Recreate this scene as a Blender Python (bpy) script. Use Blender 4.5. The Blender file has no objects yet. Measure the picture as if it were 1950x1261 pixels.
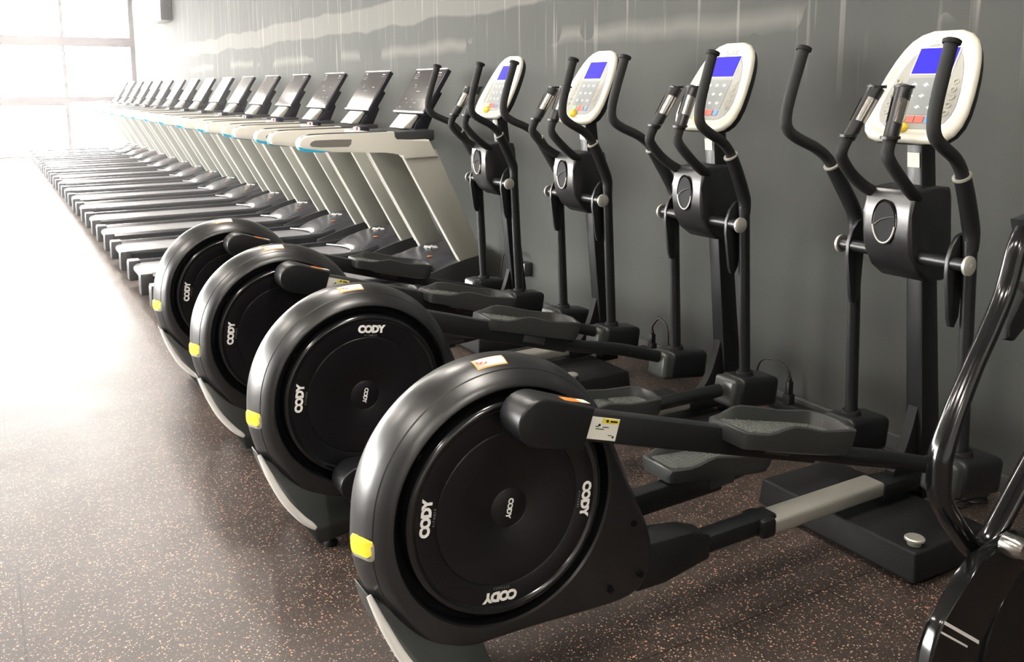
import bpy, bmesh, math, random
from mathutils import Vector, Matrix

random.seed(7)
SC = bpy.context.scene
COL = SC.collection
K = 1.1                       # measured units -> metres
PI = math.pi

# ------------------------------------------------------------------ camera
FPX = 1755.6
cam_d = bpy.data.cameras.new('camera')
cam = bpy.data.objects.new('camera', cam_d)
COL.objects.link(cam)
cam_d.sensor_fit = 'HORIZONTAL'
cam_d.sensor_width = 36.0
cam_d.lens = 36.0 * FPX / 1950.0
cam_d.shift_x = 0.0
cam_d.shift_y = -(630.5 - 450.0) / 1950.0
cam_d.clip_start = 0.05
cam_d.clip_end = 200
_yaw, _pit, _rol = math.radians(29.9865), math.radians(9.16829), math.radians(-0.0715)
_f = Vector((math.sin(_yaw) * math.cos(_pit), math.cos(_yaw) * math.cos(_pit), -math.sin(_pit)))
_r = Vector((math.cos(_yaw), -math.sin(_yaw), 0))
_u = _r.cross(_f)
_r2 = math.cos(_rol) * _r + math.sin(_rol) * _u
_u2 = -math.sin(_rol) * _r + math.cos(_rol) * _u
_m = Matrix((( _r2.x, _u2.x, -_f.x, 0), (_r2.y, _u2.y, -_f.y, 0), (_r2.z, _u2.z, -_f.z, 1.42 * K), (0, 0, 0, 1)))
cam.matrix_world = _m
SC.camera = cam

# ------------------------------------------------------------------ world, exposure
SC.view_settings.view_transform = 'Standard'
SC.view_settings.look = 'None'
SC.view_settings.gamma = 1
SC.view_settings.use_curve_mapping = False
SC.view_settings.exposure = 0.0
SC.cycles.use_denoising = True
SC.cycles.max_bounces = 8
SC.cycles.transparent_max_bounces = 12
SC.cycles.sample_clamp_indirect = 6.0
SC.cycles.caustics_reflective = False
SC.cycles.caustics_refractive = False
W = bpy.data.worlds.new('daylight')
SC.world = W
W.use_nodes = True
_bg = W.node_tree.nodes['Background']
_bg.inputs[0].default_value = (1.0, 0.975, 0.94, 1)
_bg.inputs[1].default_value = 42.0

YB, YE = -4.0, 21.5           # room along the wall
XL, XW = -8.0, 3.06           # window side, machine wall
ZC = 3.5

# ------------------------------------------------------------------ materials
def lin(c):
    return tuple(((v / 255.0) / 12.92 if v / 255.0 <= 0.04045 else ((v / 255.0 + 0.055) / 1.055) ** 2.4) for v in c) + (1,)

def mat(name, rgb, rough=0.5, metal=0.0, spec=0.5, coat=0.0, bump=None, emit=None, var=0.0):
    m = bpy.data.materials.new(name)
    m.use_nodes = True
    nt = m.node_tree
    b = nt.nodes['Principled BSDF']
    b.inputs['Base Color'].default_value = lin(rgb)
    b.inputs['Roughness'].default_value = rough
    b.inputs['Metallic'].default_value = metal
    b.inputs['Specular IOR Level'].default_value = spec
    b.inputs['Coat Weight'].default_value = coat
    b.inputs['Coat Roughness'].default_value = 0.08
    if emit:
        b.inputs['Emission Color'].default_value = lin(emit[0])
        b.inputs['Emission Strength'].default_value = emit[1]
    tc = nt.nodes.new('ShaderNodeTexCoord')
    if bump:
        n = nt.nodes.new('ShaderNodeTexNoise')
        n.inputs['Scale'].default_value = bump[0]
        n.inputs['Detail'].default_value = 3
        bp = nt.nodes.new('ShaderNodeBump')
        bp.inputs['Strength'].default_value = bump[1]
        bp.inputs['Distance'].default_value = 0.002
        nt.links.new(tc.outputs['Object'], n.inputs['Vector'])
        nt.links.new(n.outputs['Fac'], bp.inputs['Height'])
        nt.links.new(bp.outputs['Normal'], b.inputs['Normal'])
    if var:
        n2 = nt.nodes.new('ShaderNodeTexNoise')
        n2.inputs['Scale'].default_value = 5
        n2.inputs['Detail'].default_value = 4
        mr = nt.nodes.new('ShaderNodeMapRange')
        mr.inputs['To Min'].default_value = rough - var
        mr.inputs['To Max'].default_value = rough + var
        nt.links.new(tc.outputs['Object'], n2.inputs['Vector'])
        nt.links.new(n2.outputs['Fac'], mr.inputs['Value'])
        nt.links.new(mr.outputs['Result'], b.inputs['Roughness'])
    return m

M = {}
M['shell'] = mat('black satin plastic', (20, 21, 23), 0.33, spec=0.9, var=0.03)
M['disc'] = mat('black disc plastic', (14, 14, 17), 0.42, spec=0.4)
M['discrim'] = mat('gloss black rim', (16, 17, 20), 0.16, spec=0.7)
M['recess'] = mat('dark recess plastic', (6, 6, 9), 0.6, spec=0.2)
M['foot'] = mat('charcoal foot plastic', (48, 51, 50), 0.33, spec=0.6)
M['edge_sheen'] = mat('light grey edge sheen', (205, 204, 198), 0.35)
M['base_black'] = mat('textured black base plastic', (24, 25, 26), 0.6, spec=0.3, bump=(120, 0.3))
M['black'] = mat('black painted steel', (19, 21, 23), 0.38, spec=0.5, var=0.05)
M['foam'] = mat('black foam grip', (30, 31, 31), 0.72, spec=0.3, bump=(160, 0.3))
M['rubber'] = mat('black rubber', (15, 15, 15), 0.7, spec=0.3)
M['chrome'] = mat('brushed chrome', (190, 188, 182), 0.22, metal=1.0)
M['silver'] = mat('silver cap', (196, 194, 184), 0.38, metal=0.6)
M['alu'] = mat('satin aluminium', (176, 175, 166), 0.38, metal=0.55, bump=(60, 0.1))
M['cream'] = mat('pearl white console plastic', (196, 194, 180), 0.3, spec=0.5)
M['overlay'] = mat('grey console overlay', (140, 140, 134), 0.5, spec=0.3)
M['overlay2'] = mat('pale grey button strip', (150, 148, 132), 0.4)
M['overlay3'] = mat('mid grey keypad panel', (122, 126, 126), 0.5, spec=0.3)
M['lcd'] = mat('blue display', (36, 30, 150), 0.5, spec=0.1, emit=((52, 42, 205), 0.42))
M['white'] = mat('white print', (250, 250, 246), 0.5)
M['greyprint'] = mat('grey print', (120, 120, 120), 0.5)
M['yellow'] = mat('yellow reflector', (232, 216, 60), 0.35)
M['yel2'] = mat('yellow button', (245, 205, 40), 0.35)
M['red'] = mat('red button', (214, 78, 62), 0.4)
M['green'] = mat('green button', (120, 190, 110), 0.4)
M['bluebtn'] = mat('blue button', (70, 130, 205), 0.4)
M['orange'] = mat('orange print', (238, 140, 60), 0.4)
M['paleorange'] = mat('amber sticker border', (226, 176, 104), 0.45)
M['label'] = mat('white sticker', (228, 228, 216), 0.4)
M['blackprint'] = mat('black print', (25, 25, 28), 0.5)
M['pedal'] = mat('dark grey pedal plastic', (50, 52, 52), 0.40, bump=(90, 0.3))
M['tread'] = mat('studded pedal tread', (84, 88, 84), 0.5, bump=(140, 0.4))
M['gloss'] = mat('gloss black enamel', (12, 13, 14), 0.14, spec=0.5, coat=0.2)
M['tmbeige'] = mat('champagne painted metal', (172, 172, 162), 0.42, spec=0.5)
M['tmrail'] = mat('champagne handrail plastic', (226, 224, 212), 0.35, spec=0.5)
M['tmslot'] = mat('grey rail inlay', (126, 124, 118), 0.45)
M['tmdark'] = mat('dark grey treadmill plastic', (56, 57, 60), 0.35, var=0.04)
M['tmblack'] = mat('black treadmill side rail', (22, 22, 30), 0.22, spec=0.6)
M['belt'] = mat('grey treadmill belt', (134, 134, 138), 0.36, spec=0.6)
M['cyan'] = mat('cyan accent', (60, 178, 214), 0.4)
M['screen'] = mat('dark glass screen', (46, 44, 46), 0.1, spec=0.7)
M['screenback'] = mat('black console back', (24, 24, 34), 0.4)
M['edgewhite'] = mat('white edging and glints', (226, 222, 222), 0.3)
M['hood'] = mat('dark grey motor hood', (54, 54, 58), 0.26, spec=0.6, var=0.03)
M['frame'] = mat('window frame paint', (84, 70, 74), 0.5)
M['base'] = mat('dark baseboard', (58, 60, 58), 0.5)
M['ceil'] = mat('white ceiling paint', (205, 203, 198), 0.85)
M['backwall'] = mat('white back wall paint', (205, 203, 198), 0.85)
M['lamp'] = mat('lit lamp diffuser', (255, 236, 205), 0.5, emit=((255, 246, 236), 96.0))
M['lampbody'] = mat('white lamp housing', (220, 220, 220), 0.5)
M['cable'] = mat('black cable', (16, 16, 16), 0.4)
M['box'] = mat('white appliance plastic', (225, 224, 220), 0.4)
M['ground'] = mat('pale paving outside', (205, 203, 198), 0.9, bump=(3, 0.2))

def glass_mat():
    m = bpy.data.materials.new('window glass')
    m.use_nodes = True
    nt = m.node_tree
    nt.nodes.clear()
    out = nt.nodes.new('ShaderNodeOutputMaterial')
    mix = nt.nodes.new('ShaderNodeMixShader')
    tr = nt.nodes.new('ShaderNodeBsdfTransparent')
    gl = nt.nodes.new('ShaderNodeBsdfGlossy')
    gl.inputs['Roughness'].default_value = 0.02
    mix.inputs[0].default_value = 0.06
    nt.links.new(tr.outputs[0], mix.inputs[1])
    nt.links.new(gl.outputs[0], mix.inputs[2])
    nt.links.new(mix.outputs[0], out.inputs[0])
    return m
M['glass'] = glass_mat()

def floor_mat():
    m = bpy.data.materials.new('speckled rubber floor')
    m.use_nodes = True
    nt = m.node_tree
    L = nt.links.new
    b = nt.nodes['Principled BSDF']
    g = nt.nodes.new('ShaderNodeNewGeometry')
    n1 = nt.nodes.new('ShaderNodeTexNoise'); n1.inputs['Scale'].default_value = 6; n1.inputs['Detail'].default_value = 6
    r1 = nt.nodes.new('ShaderNodeValToRGB')
    r1.color_ramp.elements[0].position = 0.3; r1.color_ramp.elements[0].color = lin((52, 45, 41))
    r1.color_ramp.elements[1].position = 0.75; r1.color_ramp.elements[1].color = lin((69, 60, 54))
    L(g.outputs['Position'], n1.inputs['Vector']); L(n1.outputs['Fac'], r1.inputs[0])
    last = r1.outputs['Color']
    for sc, thr, col in ((170, 0.12, (196, 166, 142)), (250, 0.13, (150, 122, 104)), (110, 0.03, (205, 135, 100))):
        v = nt.nodes.new('ShaderNodeTexVoronoi'); v.inputs['Scale'].default_value = sc
        L(g.outputs['Position'], v.inputs['Vector'])
        sep = nt.nodes.new('ShaderNodeSeparateColor'); L(v.outputs['Color'], sep.inputs[0])
        lt = nt.nodes.new('ShaderNodeMath'); lt.operation = 'LESS_THAN'; lt.inputs[1].default_value = thr
        L(sep.outputs[0], lt.inputs[0])
        l2 = nt.nodes.new('ShaderNodeMath'); l2.operation = 'LESS_THAN'; l2.inputs[1].default_value = 0.42
        L(v.outputs['Distance'], l2.inputs[0])
        mu = nt.nodes.new('ShaderNodeMath'); mu.operation = 'MULTIPLY'
        L(lt.outputs[0], mu.inputs[0]); L(l2.outputs[0], mu.inputs[1])
        mx = nt.nodes.new('ShaderNodeMix'); mx.data_type = 'RGBA'
        L(mu.outputs[0], mx.inputs['Factor']); L(last, mx.inputs['A']); mx.inputs['B'].default_value = lin(col)
        last = mx.outputs['Result']
    # mat seams
    br = nt.nodes.new('ShaderNodeTexBrick')
    br.inputs['Scale'].default_value = 1.0
    br.inputs['Brick Width'].default_value = 4.0 * K
    br.inputs['Row Height'].default_value = 1.25 * K
    br.inputs['Mortar Size'].default_value = 0.0035
    br.inputs['Mortar Smooth'].default_value = 0.3
    br.inputs['Color1'].default_value = (1, 1, 1, 1); br.inputs['Color2'].default_value = (1, 1, 1, 1)
    br.inputs['Mortar'].default_value = (0.35, 0.35, 0.35, 1)
    mp = nt.nodes.new('ShaderNodeMapping'); mp.inputs['Location'].default_value = (0, -0.42 * K, 0)
    L(g.outputs['Position'], mp.inputs['Vector']); L(mp.outputs[0], br.inputs['Vector'])
    ms = nt.nodes.new('ShaderNodeMix'); ms.data_type = 'RGBA'; ms.blend_type = 'MULTIPLY'; ms.inputs['Factor'].default_value = 1
    L(last, ms.inputs['A']); L(br.outputs['Color'], ms.inputs['B'])
    L(ms.outputs['Result'], b.inputs['Base Color'])
    n2 = nt.nodes.new('ShaderNodeTexNoise'); n2.inputs['Scale'].default_value = 2.2; n2.inputs['Detail'].default_value = 5
    mr = nt.nodes.new('ShaderNodeMapRange'); mr.inputs['To Min'].default_value = 0.36; mr.inputs['To Max'].default_value = 0.52
    L(g.outputs['Position'], n2.inputs['Vector']); L(n2.outputs['Fac'], mr.inputs['Value']); L(mr.outputs[0], b.inputs['Roughness'])
    n3 = nt.nodes.new('ShaderNodeTexNoise'); n3.inputs['Scale'].default_value = 260; n3.inputs['Detail'].default_value = 2
    bp = nt.nodes.new('ShaderNodeBump'); bp.inputs['Strength'].default_value = 0.25; bp.inputs['Distance'].default_value = 0.0015
    L(g.outputs['Position'], n3.inputs['Vector']); L(n3.outputs['Fac'], bp.inputs['Height']); L(bp.outputs[0], b.inputs['Normal'])
    b.inputs['Specular IOR Level'].default_value = 0.7
    return m
M['floor'] = floor_mat()

def wall_mat():
    """dark grey painted board wall: faint joint lines, pale unpainted filler bands and drips"""
    m = bpy.data.materials.new('patchy grey painted wall')
    m.use_nodes = True
    nt = m.node_tree
    L = nt.links.new
    def math_(op, a, bb=None, c=None):
        n = nt.nodes.new('ShaderNodeMath'); n.operation = op
        for i, v in enumerate((a, bb, c)):
            if v is None: continue
            if isinstance(v, (int, float)): n.inputs[i].default_value = v
            else: L(v, n.inputs[i])
        return n.outputs[0]
    def noise(scale, detail=4, vec=None):
        n = nt.nodes.new('ShaderNodeTexNoise'); n.inputs['Scale'].default_value = scale; n.inputs['Detail'].default_value = detail
        L(vec, n.inputs['Vector']); return n.outputs['Fac']
    b = nt.nodes['Principled BSDF']
    g = nt.nodes.new('ShaderNodeNewGeometry')
    pos = g.outputs['Position']
    sp = nt.nodes.new('ShaderNodeSeparateXYZ'); L(pos, sp.inputs[0])
    y, z = sp.outputs[1], sp.outputs[2]
    # wobble for band edges
    w = math_('MULTIPLY', math_('SUBTRACT', noise(1.3, 5, pos), 0.5), 0.16)
    zz = math_('ADD', z, w)
    def band(z0, z1, soft):
        a = nt.nodes.new('ShaderNodeMapRange'); a.inputs['From Min'].default_value = z0 - soft; a.inputs['From Max'].default_value = z0 + soft
        L(zz, a.inputs['Value'])
        c = nt.nodes.new('ShaderNodeMapRange'); c.inputs['From Min'].default_value = z1 - soft; c.inputs['From Max'].default_value = z1 + soft
        c.inputs['To Min'].default_value = 1; c.inputs['To Max'].default_value = 0
        L(zz, c.inputs['Value'])
        return math_('MULTIPLY', a.outputs[0], c.outputs[0])
    b1 = band(1.93 * K, 2.13 * K, 0.012)
    b2 = math_('MULTIPLY', band(1.68 * K, 1.75 * K, 0.03), math_('GREATER_THAN', noise(0.9, 3, pos), 0.5))
    # vertical board joints every 0.77 units
    f = math_('FRACT', math_('DIVIDE', math_('SUBTRACT', y, 2.62 * K - 0.385 * K * 2), 0.77 * K))
    d = math_('ABSOLUTE', math_('SUBTRACT', f, 0.0))
    line = math_('LESS_THAN', d, 0.035)
    stretch = nt.nodes.new('ShaderNodeMapping'); stretch.inputs['Scale'].default_value = (1, 3.0, 0.35); L(pos, stretch.inputs['Vector'])
    lmask = nt.nodes.new('ShaderNodeMapRange'); lmask.inputs['From Min'].default_value = 0.48; lmask.inputs['From Max'].default_value = 0.7
    L(noise(1.1, 3, stretch.outputs[0]), lmask.inputs['Value'])
    hz = nt.nodes.new('ShaderNodeMapRange'); hz.inputs['From Min'].default_value = 1.35 * K; hz.inputs['From Max'].default_value = 1.75 * K; L(z, hz.inputs['Value'])
    line = math_('MULTIPLY', math_('MULTIPLY', line, lmask.outputs[0]), hz.outputs[0])
    # thin drips
    drip = nt.nodes.new('ShaderNodeMapping'); drip.inputs['Scale'].default_value = (1, 14.0, 0.6); L(pos, drip.inputs['Vector'])
    dm = nt.nodes.new('ShaderNodeMapRange'); dm.inputs['From Min'].default_value = 0.60; dm.inputs['From Max'].default_value = 0.74
    L(noise(1.6, 2, drip.outputs[0]), dm.inputs['Value'])
    drips = math_('MULTIPLY', math_('MULTIPLY', dm.outputs[0], hz.outputs[0]), 0.8)
    tot = math_('MINIMUM', math_('ADD', math_('ADD', math_('MULTIPLY', b1, 0.42), math_('MULTIPLY', b2, 0.4)), math_('ADD', math_('MULTIPLY', line, 0.6), drips)), 1.0)
    base = nt.nodes.new('ShaderNodeValToRGB')
    base.color_ramp.elements[0].position = 0.35; base.color_ramp.elements[0].color = lin((60, 62, 60))
    base.color_ramp.elements[1].position = 0.7; base.color_ramp.elements[1].color = lin((68, 70, 67))
    L(noise(0.9, 6, pos), base.inputs[0])
    mx = nt.nodes.new('ShaderNodeMix'); mx.data_type = 'RGBA'
    L(tot, mx.inputs['Factor']); L(base.outputs[0], mx.inputs['A']); mx.inputs['B'].default_value = lin((116, 114, 109))
    L(mx.outputs['Result'], b.inputs['Base Color'])
    b.inputs['Roughness'].default_value = 0.75
    b.inputs['Specular IOR Level'].default_value = 0.18
    bp = nt.nodes.new('ShaderNodeBump'); bp.inputs['Strength'].default_value = 0.15; bp.inputs['Distance'].default_value = 0.002
    L(noise(60, 3, pos), bp.inputs['Height']); L(bp.outputs[0], b.inputs['Normal'])
    return m
M['wall'] = wall_mat()

# ------------------------------------------------------------------ object helpers
def tag(o, label=None, cat=None, group=None, kind=None):
    if label: o['label'] = label
    if cat: o['category'] = cat
    if group: o['group'] = group
    if kind: o['kind'] = kind
    return o

def empty(name, x, y, z=0.0, rz=0.0):
    o = bpy.data.objects.new(name, None)
    o.empty_display_size = 0.2
    COL.objects.link(o)
    o.location = (x * K, y * K, z * K)
    o.rotation_euler = (0, 0, rz)
    return o

def copy_tree(o, parent=None):
    c = o.copy()
    COL.objects.link(c)
    c.parent = parent
    for ch in o.children:
        copy_tree(ch, c)
    return c

class MB:
    """collects shapes (in measured units) and links them as one mesh object"""
    OFF = Vector((0, 0, 0))
    def __init__(s):
        s.bm = bmesh.new(); s.mi = 0; s.mats = []
    def use(s, m):
        if m not in s.mats: s.mats.append(m)
        s.mi = s.mats.index(m); return s
    def face(s, vs):
        try:
            f = s.bm.faces.new(vs); f.material_index = s.mi; return f
        except ValueError:
            return None
    def v(s, p): return s.bm.verts.new(Vector(p))
    def box(s, c, d, rot=None, bev=0.0, seg=2):
        hx, hy, hz = d[0] / 2, d[1] / 2, d[2] / 2
        R = rot or Matrix.Identity(3)
        pts = [Vector(c) + R @ Vector((sx * hx, sy * hy, sz * hz)) for sx in (-1, 1) for sy in (-1, 1) for sz in (-1, 1)]
        vs = [s.v(p) for p in pts]
        fs = [s.face([vs[i] for i in q]) for q in ((0, 1, 3, 2), (4, 6, 7, 5), (0, 4, 5, 1), (2, 3, 7, 6), (0, 2, 6, 4), (1, 5, 7, 3))]
        if bev > 0: s._bevel(fs, bev, seg)
        return s
    def _bevel(s, fs, bev, seg):
        es = set(e for f in fs if f for e in f.edges)
        r = bmesh.ops.bevel(s.bm, geom=list(es), offset=bev, segments=seg, profile=0.5, affect='EDGES', clamp_overlap=True)
        for f in r['faces']: f.material_index = s.mi
    def prism(s, pts, y0, y1, bev=0.0, seg=2, axis='y'):
        """closed outline (x,z) extruded along y; axis='z' takes (x,y) outlines, 'x' takes (y,z)"""
        def P(a, b, h):
            return (a, h, b) if axis == 'y' else ((a, b, h) if axis == 'z' else (h, a, b))
        A = [s.v(P(a, b, y0)) for a, b in pts]; B = [s.v(P(a, b, y1)) for a, b in pts]
        fs = [s.face(A[::-1]), s.face(B)]
        n = len(pts)
        for i in range(n): fs.append(s.face([A[i], A[(i + 1) % n], B[(i + 1) % n], B[i]]))
        if bev > 0:
            es = set(e for f in fs[:2] if f for e in f.edges)
            r = bmesh.ops.bevel(s.bm, geom=list(es), offset=bev, segments=seg, profile=0.5, affect='EDGES', clamp_overlap=True)
            for f in r['faces']: f.material_index = s.mi
        return s
    def tube(s, path, r, seg=14, smooth=0, oval=None, up=None, cap=True):
        """sweep; r number or list; oval=(a,b) scale across side/up"""
        P = [Vector(p) for p in path]
        R = list(r) if isinstance(r, (list, tuple)) else [r] * len(P)
        if smooth:
            Q, RR = [], []
            n = len(P)
            for i in range(n - 1):
                p0, p1, p2, p3 = P[max(i - 1, 0)], P[i], P[i + 1], P[min(i + 2, n - 1)]
                for k in range(smooth):
                    t = k / smooth
                    Q.append(0.5 * ((2 * p1) + (p2 - p0) * t + (2 * p0 - 5 * p1 + 4 * p2 - p3) * t * t + (3 * p1 - p0 - 3 * p2 + p3) * t ** 3))
                    RR.append(R[i] * (1 - t) + R[i + 1] * t)
            Q.append(P[-1]); RR.append(R[-1]); P, R = Q, RR
        n = len(P)
        a, b = oval or (1, 1)
        T = [(P[min(i + 1, n - 1)] - P[max(i - 1, 0)]).normalized() for i in range(n)]
        u = Vector(up) if up else (Vector((0, 1, 0)) if abs(T[0].y) < 0.9 else Vector((0, 0, 1)))
        rings = []
        for i in range(n):
            u = (u - T[i] * u.dot(T[i]))
            if u.length < 1e-6: u = T[i].orthogonal()
            u.normalize()
            w = T[i].cross(u)
            rings.append([s.v(P[i] + (u * math.cos(2 * PI * k / seg) * a + w * math.sin(2 * PI * k / seg) * b) * R[i]) for k in range(seg)])
        for i in range(n - 1):
            for k in range(seg):
                s.face([rings[i][k], rings[i][(k + 1) % seg], rings[i + 1][(k + 1) % seg], rings[i + 1][k]])
        if cap:
            s.face(rings[0][::-1]); s.face(rings[-1])
        return s
    def lathe(s, prof, c, axis='y', seg=48, a0=0, a1=2 * PI, sx=1, sz=1):
        """prof: list of (radius, height along axis)"""
        full = abs(a1 - a0 - 2 * PI) < 1e-6
        ns = seg if full else seg + 1
        C = Vector(c); rings = []
        for r, h in prof:
            ring = []
            if r < 1e-6:
                p = C + (Vector((0, h, 0)) if axis == 'y' else Vector((0, 0, h)) if axis == 'z' else Vector((h, 0, 0)))
                ring = [s.v(p)]
            else:
                for k in range(ns):
                    t = a0 + (a1 - a0) * k / seg
                    ca, sa = r * math.cos(t) * sx, r * math.sin(t) * sz
                    p = (ca, h, sa) if axis == 'y' else ((ca, sa, h) if axis == 'z' else (h, ca, sa))
                    ring.append(s.v(C + Vector(p)))
            rings.append(ring)
        for A, B in zip(rings, rings[1:]):
            m = seg if full else seg
            for k in range(m):
                k2 = (k + 1) % ns if full else k + 1
                if len(A) == 1 and len(B) == 1: continue
                if len(A) == 1: s.face([A[0], B[k], B[k2]])
                elif len(B) == 1: s.face([A[k], A[k2], B[0]])
                else: s.face([A[k], A[k2], B[k2], B[k]])
        return s
    def hull(s, pts, bev=0.0, seg=2):
        vs = [s.v(p) for p in pts]
        r = bmesh.ops.convex_hull(s.bm, input=vs)
        fs = [g for g in r['geom'] if isinstance(g, bmesh.types.BMFace)]
        for f in fs: f.material_index = s.mi
        junk = list(set(r['geom_interior']) | set(r['geom_unused']))
        junk = [g for g in junk if isinstance(g, bmesh.types.BMVert) and g.is_valid]
        if junk: bmesh.ops.delete(s.bm, geom=junk, context='VERTS')
        if bev > 0:
            fs = [f for f in fs if f.is_valid]
            bmesh.ops.dissolve_limit(s.bm, angle_limit=math.radians(4), verts=list({v for f in fs for v in f.verts}), edges=list({e for f in fs for e in f.edges}))
            es = [e for e in s.bm.edges if e.is_valid and len(e.link_faces) == 2 and e.calc_face_angle(0) > math.radians(18)]
            rr = bmesh.ops.bevel(s.bm, geom=es, offset=bev, segments=seg, profile=0.5, affect='EDGES', clamp_overlap=True)
        return s
    def build(s, name, m, parent=None, smooth=35, bevel=0.0):
        if not s.mats: s.mats = [m]
        elif m is not None and m not in s.mats: s.mats.insert(0, m)
        bmesh.ops.recalc_face_normals(s.bm, faces=s.bm.faces)
        ang = math.radians(smooth)
        for e in s.bm.edges:
            e.smooth = not (len(e.link_faces) == 2 and e.calc_face_angle(0) > ang)
        for f in s.bm.faces: f.smooth = True
        for v in s.bm.verts: v.co = (v.co - MB.OFF) * K
        me = bpy.data.meshes.new(name)
        s.bm.to_mesh(me); s.bm.free()
        for mm in s.mats: me.materials.append(mm)
        o = bpy.data.objects.new(name, me)
        COL.objects.link(o)
        if parent: o.parent = parent
        if bevel:
            bv = o.modifiers.new('bevel', 'BEVEL'); bv.width = bevel * K; bv.segments = 2; bv.limit_method = 'ANGLE'; bv.angle_limit = math.radians(40)
        return o

def solo(mb, name, m, label, cat, origin, group=None, smooth=35):
    """a thing of one mesh; its origin sits at its base"""
    old = MB.OFF; MB.OFF = Vector(origin)
    o = mb.build(name, m, None, smooth); MB.OFF = old
    o.location = Vector(origin) * K
    return tag(o, label, cat, group)

def text_mesh(txt, size, pos, xdir, ydir, name, m, parent, extrude=0.0006, bold=0.0, spacing=1.0, shear=0.0):
    """raised lettering: pos is the centre, xdir reading direction, ydir letter tops"""
    cu = bpy.data.curves.new(name, 'FONT')
    cu.body = txt; cu.size = size * K; cu.align_x = 'CENTER'; cu.align_y = 'CENTER'
    cu.extrude = extrude * K; cu.offset = bold * K; cu.space_character = spacing; cu.shear = shear
    cu.resolution_u = 3
    ob = bpy.data.objects.new(name, cu)
    COL.objects.link(ob)
    bpy.context.view_layer.update()
    me = bpy.data.meshes.new_from_object(ob)
    bpy.data.objects.remove(ob)
    me.name = name
    me.materials.clear(); me.materials.append(m)
    X = Vector(xdir).normalized(); Y = Vector(ydir).normalized(); Z = X.cross(Y)
    T = Matrix((( X.x, Y.x, Z.x, 0), (X.y, Y.y, Z.y, 0), (X.z, Y.z, Z.z, 0), (0, 0, 0, 1)))
    me.transform(T)
    me.transform(Matrix.Translation((Vector(pos) - MB.OFF) * K))
    o = bpy.data.objects.new(name, me)
    COL.objects.link(o); o.parent = parent
    return o

def roty(deg):
    return Matrix.Rotation(math.radians(deg), 3, 'Y')

def rrect(cx, cy, w, h, r, n=4):
    pts = []
    for sx, sy, a in ((1, 1, 0), (-1, 1, 90), (-1, -1, 180), (1, -1, 270)):
        for k in range(n + 1):
            t = math.radians(a + 90 * k / n)
            pts.append((cx + sx * (w / 2 - r) + r * math.cos(t), cy + sy * (h / 2 - r) + r * math.sin(t)))
    return pts

# ------------------------------------------------------------------ the room
def struct(mb, name, m, parent=None):
    MB.OFF = Vector((0, 0, 0))
    o = mb.build(name, m, parent)
    if not parent: o['kind'] = 'structure'
    return o

b = MB(); b.box(((XL + XW) / 2, (YB + YE) / 2, -0.05), (XW - XL + 0.4, YE - YB + 0.4, 0.1)); struct(b, 'floor', M['floor'])
b = MB(); b.box(((XL + XW) / 2, (YB + YE) / 2, ZC + 0.05), (XW - XL + 0.4, YE - YB + 0.4, 0.1)); struct(b, 'ceiling', M['ceil'])
b = MB(); b.box((XW + 0.1, (YB + YE) / 2, ZC / 2), (0.2, YE - YB + 0.4, ZC)); struct(b, 'wall_right', M['wall'])
b = MB(); b.box(((XL + XW) / 2, YB - 0.1, ZC / 2), (XW - XL + 0.4, 0.2, ZC)); struct(b, 'wall_near', M['backwall'])
b = MB(); b.prism([(XW, 0), (XW, 0.062), (XW - 0.012, 0.066), (XW - 0.022, 0.06), (XW - 0.022, 0)], YB, YE - 0.02); struct(b, 'baseboard_right', M['base'])
# far end wall: glazing with frames
def window(n, corner, ux, length, cols, rails, zt, jamb=0.07):
    """glazed front built from frame members; ux = direction along the wall"""
    c = Vector(corner); ux = Vector(ux); nrm = Vector((-ux.y, ux.x, 0))
    rot = Matrix(((ux.x, nrm.x, 0), (ux.y, nrm.y, 0), (0, 0, 1)))
    root = MB()
    for z0, z1 in rails:
        root.box(c + ux * length / 2 + Vector((0, 0, (z0 + z1) / 2)), (length, 0.10, z1 - z0), rot)
    for t, w in cols:
        root.box(c + ux * t + Vector((0, 0, zt / 2)), (w, 0.11, zt), rot)
    fr = struct(root, 'window_%d' % n, M['frame'])
    g = MB(); g.box(c + ux * length / 2 + Vector((0, 0, zt / 2)), (length, 0.012, zt - 0.02), rot)
    g.build('pane', M['glass'], fr)
    return fr
window(1, (XL, YE, 0), (1, 0, 0), XW - XL, [(0.05, 0.1), (2.4, 0.06), (4.8, 0.06), (7.2, 0.06), (9.68, 0.06), (XW - XL - 0.04, 0.09)],
       [(0, 0.03), (1.06, 1.24), (2.28, 2.47), (3.38, ZC)], ZC)
YW = 4.4                      # the side glazing starts here
b = MB(); b.box((XL - 0.1, (YB + YW) / 2, ZC / 2), (0.2, YW - YB, ZC)); struct(b, 'wall_left', M['backwall'])
window(2, (XL, YW, 0), (0, 1, 0), YE - YW, [(0.05, 0.1)] + [(2.4 * i, 0.10) for i in range(1, 8)], [(0, 0.12), (2.35, 2.48), (3.4, ZC)], ZC)
b = MB(); b.box((-2, 12, -0.12), (60, 90, 0.04)); o = solo(b, 'pavement', M['ground'], 'pale pavement outside the windows', 'pavement', (-2, 12, -0.14)); o['kind'] = 'structure'; o.name = 'floor_outside'
del o['category']; del o['label']

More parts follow.
